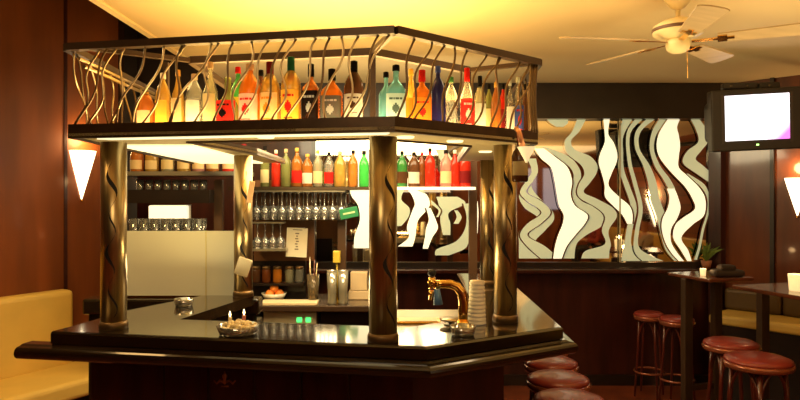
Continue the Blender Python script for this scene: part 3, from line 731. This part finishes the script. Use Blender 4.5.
# beer tap
Yt = 2.47
bt = thing('beer_tap', 'curved polished brass beer tap on the counter', 'beer tap', (xp(463,Yt),Yt,CT))
def tp(px,py): return Vector((xp(px,Yt)-xp(463,Yt),0,zy(py,Yt)-CT))
MB().lathe([(.034,0),(.034,.010),(.024,.018),(.022,.03)],(0,0,0),20).build('base_flange', BRASS, bt)
path = [Vector((0,0,.02)),tp(463,312),tp(463.5,302),tp(462,293),tp(457,286.5),tp(450,284),tp(442,284),tp(434,284.5)]
MB().tube(path,[.0185,.0185,.019,.019,.018,.017,.016,.016],14).build('swan_neck', BRASS, bt)
fa = MB().tube([tp(434,284.5),tp(428,285)],.014,12); fa.tube([tp(431.5,290)+Vector((0,-.004,0)),tp(430,300)],[.009,.006],10); fa.lathe([(.013,-.014),(.016,0),(.013,.022)],tp(432,283),14)
fo = fa.build('tap_head', BRASS, bt)
MB().tube([tp(432,280),tp(432,275)],[.006,.008],8).build('tap_lever', BARD, bt)
MB().lathe([(.010,0),(.016,.008),(.015,.022),(.006,.026)],tp(432,276),12).build('lever_knob', INK, bt)
MB().tube([tp(437,289)+Vector((0,-.01,0)),tp(438,304)+Vector((0,-.012,0))],[.010,.018],12).build('blue_spout_cover', mat('blue_plastic',(.13,.30,.62),.4), bt)
# drip tray
dtY = 2.62
dt = thing('drip_tray', 'brass edged drip tray set behind the beer tap', 'tray', (xp(425,dtY),dtY,CT))
MB().rbox((-.095,-.05,0),(.095,.05,.010),.004).build('tray_body', BRASS, dt)
MB().box((-.08,-.04,.0101),(.08,.04,.012)).build('drip_grid', mat('pale_grid',(.75,.66,.42),.35,metal=.5), dt)
dt.location = (.075,2.70,1.1003)
tag(MB().prism([(-.04,2.575),(.02,2.53),(.33,2.77),(.33,3.0),(-.04,3.0)],1.05,1.10).build('sink_top', STEEL),'steel sink top set inside the bend of the counter','sink')
tag(MB().lathe([(.012,0),(.012,.006),(.045,.014),(.047,.020),(.012,.022)],(0,0,0),16).lathe([(.030,-.004),(.030,0)],(0,0,0),14).build('small_dish', STEEL, None, (xp(450,2.62),2.545,CT+.004)),'small dark metal dish left of the beer tap column','dish')
# stack of cups
cs = tag(MB().lathe([(.001,0)]+[(rr_,z_) for k in range(11) for rr_,z_ in ((.036-.0006*k,.0155*k+.001),(.0365-.0006*k,.0155*k+.008),(.0335-.0006*k,.0155*k+.010),(.0345-.0006*k,.0155*k+.0155))]+[(.001,.174)],(0,0,0),20).build('cup_stack', mat('ivory_cup',(.92,.80,.50),.4,emi=.05), None, (xp(477,2.56),2.56,CT)),'tall stack of ivory plastic cups between tap and right column','cup stack')

# hanging bottle and little cone lamp at the canopy corner
hb = thing('hanging_bottle', 'dark red bottle with cream label hanging at the canopy corner', 'bottle', (xp(520,2.53),2.53,zy(182,2.53)))
MB().lathe([(.026,0),(.032,.006),(.032,.10),(.026,.118),(.012,.135),(.011,.165)],(0,0,0),18).build('glass_body', G['brown'], hb)
MB().arcshell(.0328,.025,.080,-PI/2-1.2,-PI/2+1.0,12).build('bottle_label', K['cream'], hb)
MB().lathe([(.013,.16),(.013,.19)],(0,0,0),12).build('cap', K['dkred'], hb)
MB().tube([(0,0,.188),(-.02,.062,1.85-zy(182,2.53))],.004,6).build('hook', BARD, hb)
cl = thing('clip_lamp', 'small cream cone lamp on a copper arm at the canopy corner', 'lamp', (xp(523,2.48),2.50,1.838))
MB().tube([(-.022,.0,.045),(-.018,-.03,.03),(-.004,-.035,-.03)],[.010,.010,.012],10).build('lamp_arm', mat('copper',(.75,.36,.20),.3,metal=.8), cl)
MB().lathe([(.003,-.088),(.012,-.070),(.034,-.030),(.036,-.028),(.004,-.026)],(.010,-.035,.0),18).build('cone_shade', mat('cream_shade',(.9,.74,.4),.5,emi=.7,ecol=(1,.82,.42)), cl)

# ------------------------------------------------------------------ bar stools
def make_stool():
    o = thing('bar_stool', 'x', 'stool', (0,0,0), group='red bar stools')
    H = .68; R = .18
    MB().lathe([(.001,H-.035),(R*.93,H-.035),(R*.99,H-.022),(R*.97,H-.008),(R*.80,H+.004),(R*.4,H+.010),(.001,H+.011)],(0,0,0),36).build('seat', REDL, o)
    MB().lathe([(R*.9,H-.06),(R*1.0,H-.058),(R*1.03,H-.045),(R*1.03,H-.030),(R*.98,H-.024)],(0,0,0),36).build('seat_rim', RIM, o)
    for k in range(4):
        a = PI/4+k*PI/2; c, s = math.cos(a), math.sin(a)
        MB().tube([(c*R*.72,s*R*.72,H-.045),(c*R*.80,s*R*.80,.40),(c*R*1.05,s*R*1.05,.0)],[.015,.014,.012],8).build('leg', RWOOD, o)
    for k in range(4):
        a0 = PI/4+k*PI/2; a1 = a0+PI/2; pts = []
        p0 = Vector((math.cos(a0)*R*.80,math.sin(a0)*R*.80,.44)); p1 = Vector((math.cos(a1)*R*.80,math.sin(a1)*R*.80,.44))
        for i in range(13):
            t = i/12; p = p0.lerp(p1,t); p.z = .44+.175*math.sin(PI*t)**.6; pts.append(p)
        MB().tube(pts,.009,6).build('bentwood_arch', RWOOD, o)
    MB().tube([(R*.98*math.cos(i*2*PI/32),R*.98*math.sin(i*2*PI/32),.20) for i in range(32)],.009,6,closed=True).build('footrest_ring', RIM, o)
    return o
st = make_stool(); first = True
SD = EYE-.68-.006
for px,py,wp,tx in ((758,356,65,'red topped bar stool nearest the camera at the right-hand tables'),(731,340,53,'red topped bar stool just behind the nearest one at the tables'),
    (677,316.5,34,'red topped bar stool at the far table, right one of the far pair'),(649,311.5,30,'red topped bar stool at the far table, left one of the far pair'),
    (569,395.5,72,'red topped stool at the bar\'s right side, nearest the camera'),(558,375,63,'red topped stool at the bar\'s right side, second from the camera'),(551,359,54,'red topped stool at the bar\'s right side, third from the camera'),(546,346,44,'red topped stool at the bar\'s right side, farthest and mostly hidden')):
    Y = SD*F/(py-HZ); sc = wp/F*Y/(.36*1.02)
    x = xp(px,Y)
    sxy = (sc,sc,1)
    if first: st.location = (x,Y,0); st['label'] = tx; st.scale = sxy; st.rotation_euler = (0,0,.35); first = False
    else: dup(st,(x,Y,0),.35+Y,tx,sxy)

# ------------------------------------------------------------------ tables and bench on the right
TW = mat('table_red_wood', (.16,.05,.025), .22, coat=.5, noise=.3, nscale=5)
ux = Vector((.961,.276)); uy = Vector((.26,-.965))
def table(corner, wx, wy, zt, label, legs):
    c = Vector(corner); ctr = c+ux*wx/2+uy*wy/2; rz = math.atan2(ux.y,ux.x)
    o = thing('high_table', label, 'table', (ctr.x,ctr.y,0), rz)
    MB().rbox((-wx/2,-wy/2,zt-.025),(wx/2,wy/2,zt),.006).build('tabletop', TW, o)
    loc = [Matrix.Rotation(-rz,2)@(Vector(l)-ctr) for l in legs]
    for l in loc: MB().rbox((l.x-.035,l.y-.025,0),(l.x+.035,l.y+.025,zt-.0255),.006).build('leg_panel', TLEG, o)
    MB().beam((*loc[0],.22),(*loc[1],.22),.03,.04).build('stretcher', TLEG, o)
    return o
TLEG = mat('table_leg_brown', (.055,.032,.018), .4, coat=.2)
table((2.03,4.93),.38,.44,1.05,'far high table with a dark wood top below the mirror',((2.10,4.76),(2.36,4.85)))
table((2.16,4.22),.60,.62,1.05,'near high table with a reddish top at the right edge',((2.49,4.46),(2.72,4.05)))
# bench along right wall
bn = thing('banquette', 'yellow padded high bench against the right wall behind the tables', 'bench', (RP0.x,RP0.y,0), math.atan2(rd.y,rd.x))
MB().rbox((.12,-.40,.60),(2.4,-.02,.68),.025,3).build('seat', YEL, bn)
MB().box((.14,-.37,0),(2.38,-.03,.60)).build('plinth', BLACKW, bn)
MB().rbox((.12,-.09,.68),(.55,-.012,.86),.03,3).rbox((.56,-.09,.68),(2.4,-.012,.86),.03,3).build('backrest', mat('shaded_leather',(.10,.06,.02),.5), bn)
# left bench: against the left wall
bl = thing('banquette', 'long cream yellow padded bench along the left wall', 'bench', (LP0.x,LP0.y,0), math.atan2(ld.y,ld.x))
# local x along wall, local -y into room
MB().rbox((-4.4,-.60,.33),(.35,-.10,.45),.03,3).build('seat', YEL, bl)
tmb = MB(); tmb.rbox((-4.4,-.14,.42),(-.02,-.01,.965),.035,3); tmb.build('backrest', YEL, bl)
MB().box((-4.38,-.52,0),(.33,-.04,.33)).build('plinth', DARK, bl)
for i in range(4):
    MB().box((-4.38+i*1.1-.002+.0,-.60-.001,.335),(-4.38+i*1.1+.002,-.14,.4515)).build('seam', mat('seam',(.4,.28,.1),.7), bl)

br = thing('banquette', 'yellow padded bench on the near right wall, seen only in the mirror', 'bench', (e.x-.002,.2,0), PI/2)
MB().rbox((-2.6,.02,.36),(2.6,.55,.46),.03,3).build('seat', YEL, br)
MB().rbox((-2.6,.01,.44),(2.6,.13,1.0),.03,3).build('backrest', YEL, br)
MB().box((-2.58,.04,0),(2.58,.50,.36)).build('plinth', DARK, br)

# ------------------------------------------------------------------ two seated guests (seen in the mirror)
def skinned(name, m, nodes, edges, parent, sub=2):
    me = bpy.data.meshes.new(name); me.from_pydata([n[0] for n in nodes],edges,[]); me.materials.append(m)
    for p in me.polygons: p.use_smooth = True
    o = bpy.data.objects.new(name, me); COL.objects.link(o); o.parent = parent
    md = o.modifiers.new('skin','SKIN'); md.use_smooth_shade = True
    for i, n in enumerate(nodes): me.skin_vertices[0].data[i].radius = n[1]
    me.skin_vertices[0].data[0].use_root = True
    sb_ = o.modifiers.new('sub','SUBSURF'); sb_.levels = sub; sb_.render_levels = sub
    return o
SKINM = mat('skin', (.62,.30,.16), .5)
def guest(x, y, label, shirt, trousers, hairm):
    o = thing('person', label, 'person', (x,y,.50), 0)       # faces -X
    S = .185
    nodes = [((0,0,.10),(.13,.15)),((-.01,0,.28),(.11,.14)),((-.02,0,.46),(.10,.16)),((-.02,0,.53),(.05,.06)),((-.03,0,.61),(.045,.045)),((-.035,0,.70),(.072,.070)),((-.03,0,.77),(.075,.07))]
    ed = [(0,1),(1,2),(2,3),(3,4),(4,5),(5,6)]
    for sg in (-1,1):
        k = len(nodes)
        nodes += [((-.02,sg*S,.47),(.052,.052)),((-.10,sg*(S+.03),.24),(.042,.042)),((-.32,sg*.13,.27),(.030,.030)),((-.39,sg*.11,.275),(.022,.032))]
        ed += [(2,k),(k,k+1),(k+1,k+2),(k+2,k+3)]
        for f in range(4):
            nodes += [((-.43,sg*(.085+.017*f),.272),(.009,.009)),((-.455-.006*(f in (1,2)),sg*(.083+.018*f),.255),(.008,.008))]
            kk = len(nodes); ed += [(k+3,kk-2),(kk-2,kk-1)]
        nodes += [((-.40,sg*.07,.285),(.010,.010)),((-.42,sg*.055,.28),(.009,.009))]; kk = len(nodes); ed += [(k+3,kk-2),(kk-2,kk-1)]
        k = len(nodes)
        nodes += [((-.02,sg*.10,.08),(.085,.085)),((-.44,sg*.12,.08),(.058,.058)),((-.46,sg*.12,-.36),(.038,.038)),((-.56,sg*.125,-.42),(.034,.03))]
        ed += [(0,k),(k,k+1),(k+1,k+2),(k+2,k+3)]
    b_ = skinned('body', SKINM, nodes, ed, o)
    shn = [((0,0,.06),(.15,.17)),((-.01,0,.28),(.128,.158)),((-.02,0,.46),(.115,.17)),((-.022,0,.535),(.06,.07))]; she = [(0,1),(1,2),(2,3)]
    trn = [((0,0,.08),(.15,.17))]; tre = []
    for sg in (-1,1):
        k = len(shn); shn += [((-.02,sg*S,.47),(.064,.064)),((-.10,sg*(S+.03),.24),(.054,.054)),((-.28,sg*.14,.265),(.042,.042))]; she += [(2,k),(k,k+1),(k+1,k+2)]
        k = len(trn); trn += [((-.02,sg*.10,.08),(.095,.095)),((-.44,sg*.12,.08),(.070,.070)),((-.46,sg*.12,-.34),(.052,.052))]; tre += [(0,k),(k,k+1),(k+1,k+2)]
    skinned('shirt', shirt, shn, she, o); skinned('trousers', trousers, trn, tre, o)
    h = MB(); h.lathe([(.070,-.02),(.092,.02),(.088,.06),(.055,.10),(.002,.115)],(-.015,0,.745),18); h.build('hair', hairm, o)
    for sg in (-1,1):
        MB().lathe([(.002,-.008),(.008,0),(.002,.008)],(-.100,sg*.028,.725),8).build('eye', INK, b_)
        MB().lathe([(.003,-.028),(.012,0),(.003,.028)],(-.03,sg*.076,.70),8).build('ear', SKINM, b_)
        MB().rbox((-.64,sg*.125-.045,-.46),(-.42,sg*.125+.045,-.39),.02,3).build('shoe', DARK, o)
    MB().tube([(-.100,0,.725),(-.122,0,.698),(-.104,0,.690)],[.006,.012,.008],8).build('nose', SKINM, b_)
    MB().box((-.106,-.022,.662),(-.095,.022,.668)).build('mouth', mat('lip',(.35,.08,.06),.5), b_)
    return o
guest(3.98,.6,'seated guest in a pale shirt, the nearer of two seen in the mirror',mat('shirt_pale',(.45,.36,.28),.8),mat('jeans',(.04,.05,.09),.8),mat('dark_hair',(.03,.015,.01),.6))
guest(3.98,-1.95,'seated guest in a dark red top, the farther of two seen in the mirror',mat('shirt_red',(.28,.04,.03),.8),mat('black_cloth',(.02,.02,.02),.8),mat('brown_hair',(.12,.05,.02),.6))

# candle lights on tables
def candle_glass(px,py,Y,zt,r,h,label):
    o = thing('candle_holder', label, 'candle holder', (xp(px,Y),Y,zt))
    MB().lathe([(r*.8,0),(r*.85,.004),(r,h),(r*.94,h),(r*.78,.01)],(0,0,0),18).build('glass_cup', mat('glow_glass_'+str(px),(.95,.8,.5),.3,emi=.9,ecol=(1,.72,.32)), o)
    MB().lathe([(r*.7,.01),(r*.7,.02),(.001,.022)],(0,0,0),14).build('wax', mat('hot_wax',(1,.85,.5),.4,emi=5,ecol=(1,.72,.35)), o)
    point('candle_light',(xp(px,Y),Y-.0,zt+h+.03),.6,(1,.6,.25),.02)
    return o
candle_glass(703,276,4.72,1.0503,.022,.05,'small glowing candle glass on the far high table')
candle_glass(797,292,3.95,1.0503,.05,.10,'frosted glass candle holder glowing on the near high table')
bg = MB().rbox((-.11,-.05,0),(.11,.05,.05),.02,3).rbox((-.06,-.04,.04),(.05,.04,.085),.018,3)
tag(bg.build('dark_bag', mat('dark_cloth',(.03,.018,.012),.7), None, (xp(727,4.66),4.66,1.0503)),'dark lumpy bag lying right of the candle on the far high table','bag')
# menu card on far table : small cream card
# plant near mirror corner
pl = thing('potted_plant', 'small potted plant on the ledge at the mirror\'s right end', 'plant', (xp(706,5.48),5.475,mz0-.0495))
MB().lathe([(.03,0),(.045,.07),(.040,.07),(.03,.05)],(0,0,0),14).build('pot', mat('terracotta',(.35,.13,.06),.6), pl)
lf = MB(); r3 = random.Random(5)
for i in range(22):
    a = r3.uniform(0,2*PI); ln_ = r3.uniform(.10,.22); el = r3.uniform(.7,1.4)
    d = Vector((math.cos(a)*math.cos(el)*.7,-abs(math.sin(a))*math.cos(el)*.4,math.sin(el)))
    s_ = Vector((-math.sin(a),math.cos(a)*.3,.3)).normalized()*.014
    p0 = Vector((0,0,.06)); p1 = p0+d*ln_*.6; p2 = p0+d*ln_+Vector((d.x*.05,-.01,-.03))
    v = [lf.bm.verts.new(p) for p in (p0,p1+s_,p2,p1-s_)]; lf._f(v)
lf.build('foliage', mat('leaf_green',(.16,.26,.05),.5), pl)

# ------------------------------------------------------------------ wall sconces
def sconce(p, rz, label, power, h=.38, r=.105):
    o = thing('wall_sconce', label, 'lamp', p, rz)
    GS = MATS.get('sconce_glass') or mat('sconce_glass',(1,.92,.72),.5,emi=3.2,ecol=(1,.86,.55))
    b = MB(); n = 12
    prof = [(.003,-h),(r*.35,-h*.68),(r*.72,-h*.30),(r,0)]
    rings = [[b.bm.verts.new((q*math.cos(PI+PI*i/n), q*math.sin(PI+PI*i/n), z)) for i in range(n+1)] for q,z in prof]
    for a_,c_ in zip(rings,rings[1:]):
        for i in range(n): b._f([a_[i],a_[i+1],c_[i+1],c_[i]],True)
    b.build('cone_shade', GS, o)
    MB().box((-.02,-.02,-h*.5),(.02,.0,-.05)).build('wall_bracket', BRASS, o)
    MB().lathe([(.001,-h-.018),(.010,-h-.008),(.004,-h+.004)],(0,-.006,0),10).build('tip_finial', BRASS, o)
    a = p if isinstance(p, Vector) else Vector(p)
    q = a+Matrix.Rotation(rz,3,'Z')@Vector((0,-.07,.08))
    point('sconce_light', q, power, (1,.62,.26), .05)
    return o
pL = LP0+ld*.125-ln*.004; sconce(Vector((pL.x,pL.y,zy(151,pL.y))), math.atan2(ld.y,ld.x), 'white glowing cone sconce on the left wood wall beside the column', 5, .36, .10)
tR = .645; pR = RP0+rd*tR-rn*.004; sconce(Vector((pR.x,pR.y,zy(178,pR.y))), math.atan2(rd.y,rd.x), 'white glowing cone sconce cut by the right edge of the frame', 5, .30, .09)
pR2 = Vector((e.x-.004,-.2,1.60)); sconce(pR2, -PI/2, 'cone sconce on the near right wall seen only in the mirror', 14, .50, .16)

# ------------------------------------------------------------------ television
Yv = 4.25
tv = thing('television', 'old charcoal tube television with a bright white screen hung in the corner', 'television', (xp(757,Yv),Yv,zy(118,Yv)))
tv.rotation_euler = (math.radians(3),math.radians(-2.2),math.radians(-7)); tv.scale = (.94,.94,.94)
sx,sz = .30,.205
MB().rbox((-sx,0,-sz-.02),(sx,.10,sz),.012).rbox((-sx*.8,.09,-sz*.8),(sx*.8,.38,sz*.75),.05,3).build('casing', TVM, tv)
sc_ = MB(); nx, nz = 10, 8; g_ = [[sc_.bm.verts.new((-.212+.424*i/nx,-.004-.010*(1-((i/nx-.5)*2)**2)*(1-((j/nz-.5)*2)**2),-.152+.315*j/nz)) for i in range(nx+1)] for j in range(nz+1)]
for j in range(nz):
    for i in range(nx): sc_._f([g_[j][i],g_[j][i+1],g_[j+1][i+1],g_[j+1][i]],True)
SCR = bpy.data.materials.new('tv_screen'); SCR.use_nodes = True; n_ = SCR.node_tree; bs = n_.nodes['Principled BSDF']
tc = n_.nodes.new('ShaderNodeTexCoord'); sep = n_.nodes.new('ShaderNodeSeparateXYZ'); n_.links.new(tc.outputs['Object'],sep.inputs[0])
mx = n_.nodes.new('ShaderNodeMath'); mx.operation='SUBTRACT'; n_.links.new(sep.outputs['X'],mx.inputs[0]); n_.links.new(sep.outputs['Z'],mx.inputs[1])
rp = n_.nodes.new('ShaderNodeValToRGB'); rp.color_ramp.elements[0].position=.21; rp.color_ramp.elements[0].color=(1,.93,.97,1); rp.color_ramp.elements[1].position=.30; rp.color_ramp.elements[1].color=(.75,.14,.62,1)
n_.links.new(mx.outputs[0],rp.inputs[0]); n_.links.new(rp.outputs[0],bs.inputs['Emission Color']); bs.inputs['Emission Strength'].default_value=2.2; bs.inputs['Base Color'].default_value=(.1,.1,.1,1)
sc_.build('screen', SCR, tv)
MB().rbox((-.008,-.006,-.190),(.008,.002,-.180),.002).build('power_light', mat('led_green',(.5,1,.3),.4,emi=4,ecol=(.4,1,.2)), tv)
for q_ in (-1,1): MB().box((min(q_*.235,q_*.214),-.003,-.172),(max(q_*.235,q_*.214),.001,.172)).build('screen_border', mat('surround',(.05,.04,.035),.35), tv)
MB().tube([(0,.30,-.05),(.12,.42,-.05),(.735,.86,-.05)],.022,10).build('wall_arm', TVM, tv)
sb = thing('cable_box', 'low dark box with small lights lying on top of the television', 'box', (xp(760,Yv),Yv+.06,zy(118,Yv)+sz*.94+.008), math.radians(-7))
MB().rbox((-.20,.0,0),(.02,.06,.045),.01).rbox((.03,.0,0),(.16,.06,.045),.01).build('box_body', TVM, sb)
for xx in (-.15,-.05,.09): MB().lathe([(.008,-.004),(.008,.0)],(0,0,0),10,M=Matrix.Translation((xx,0,.022))@Matrix.Rotation(PI/2,4,'X')).build('indicator', mat('dim_indicator',(.5,.4,.25),.4), sb)

# ------------------------------------------------------------------ ceiling fan
Yf = 3.1; zf = 2.345
fn = thing('ceiling_fan', 'cream five blade ceiling fan with short rod', 'ceiling fan', (xp(678,Yf),Yf,CZ))
hz_ = zf-CZ
MB().lathe([(.062,0),(.060,-.025),(.030,-.060),(.013,-.070)],(0,0,0),24).build('ceiling_mount', FANM, fn)
MB().lathe([(.011,-.12),(.011,-.05)],(0,0,0),12).build('down_rod', FANM, fn)
MB().lathe([(.02,-.105),(.07,-.12),(.112,-.145),(.117,-.165),(.112,-.185),(.075,-.205),(.05,-.21)],(0,0,0),32).build('motor_housing', FANM, fn)
MB().lathe([(.1165,-.172),(.1185,-.168),(.1185,-.160),(.1165,-.156)],(0,0,0),32).build('dark_band', mat('fan_band',(.12,.06,.03),.4), fn)
MB().lathe([(.052,-.20),(.056,-.235),(.050,-.258),(.030,-.272),(.002,-.276)],(0,0,0),24).build('switch_housing', FANM, fn)
MB().tube([(.03,-.03,-.26),(.032,-.032,-.40)],.0015,5).build('pull_chain', BRASS, fn)
for k in range(5):
    a = math.radians(-28+72*k); M = Matrix.Rotation(a,4,'Z')@Matrix.Translation((0,0,-.222))@Matrix.Rotation(math.radians(-12),4,'X')
    b = MB(); n = 10; pts = []
    for i in range(n+1):
        t = i/n; pts.append((.17+.39*t, .042+.020*t))
    outline = [(x,w_) for x,w_ in pts]+[(.575,.045),(.582,.02),(.582,-.02),(.575,-.045)]+[(x,-w_) for x,w_ in pts[::-1]]
    lo = [b.bm.verts.new(M@Vector((x,y,0))) for x,y in outline]; hi = [b.bm.verts.new(M@Vector((x,y,.006))) for x,y in outline]
    b._f(lo[::-1]); b._f(hi)
    for i in range(len(outline)): j=(i+1)%len(outline); b._f([lo[i],lo[j],hi[j],hi[i]])
    bo = b.build('blade', BLADEM, fn)
    b = MB(); b.box((.06,-.012,-.004),(.24,.012,.0),M); b.box((.17,-.032,-.005),(.21,.032,-.0005),M); b.build('blade_arm', BRASS, bo)

# ------------------------------------------------------------------ lights
area('ceiling_wash', (-.3,3.0,2.0), 32, 1.2, (1,.62,.18), (PI,0,0), 1.0)
area('ceiling_wash_right', (1.7,2.6,1.7), 24, 1.8, (1,.70,.30), (PI,0,0), 1.8)
area('ceiling_wash_rear', (2.2,-1.6,1.7), 30, 2.0, (1,.70,.32), (PI,0,0), 2.0)
area('room_fill', (2.4,-1.3,2.5), 16, 2.5, (1,.72,.36), (0,0,0), 2.5)
area('wood_wash', (-1.8,2.4,3.1), 22, .8, (1,.58,.20), (0,math.radians(-40),0), .8)
area('bench_light', (-1.85,3.3,2.5), 22, .5, (1,.68,.26), (0,math.radians(-20),0), .5)
area('bar_inner', (-.35,3.5,1.83), 16, .8, (1,.78,.42), (0,0,0), .6)
area('soffit_bounce', (-.15,2.80,1.16), 9, .5, (1,.74,.34), (PI,0,0), .25)
area('soffit_bounce_left', (-1.02,2.95,1.25), 3, .3, (1,.78,.40), (PI,0,0), .3)
area('back_bar_light', (-.3,4.05,2.2), 30, 1.6, (1,.82,.5), (math.radians(50),0,0), .3)
area('stool_spot', (.9,3.0,2.5), 4, .4, (1,.75,.45), (0,0,0), .4)
area('front_warm', (-.6,.6,2.4), 8, .8, (1,.74,.4), (math.radians(50),0,0), .5)
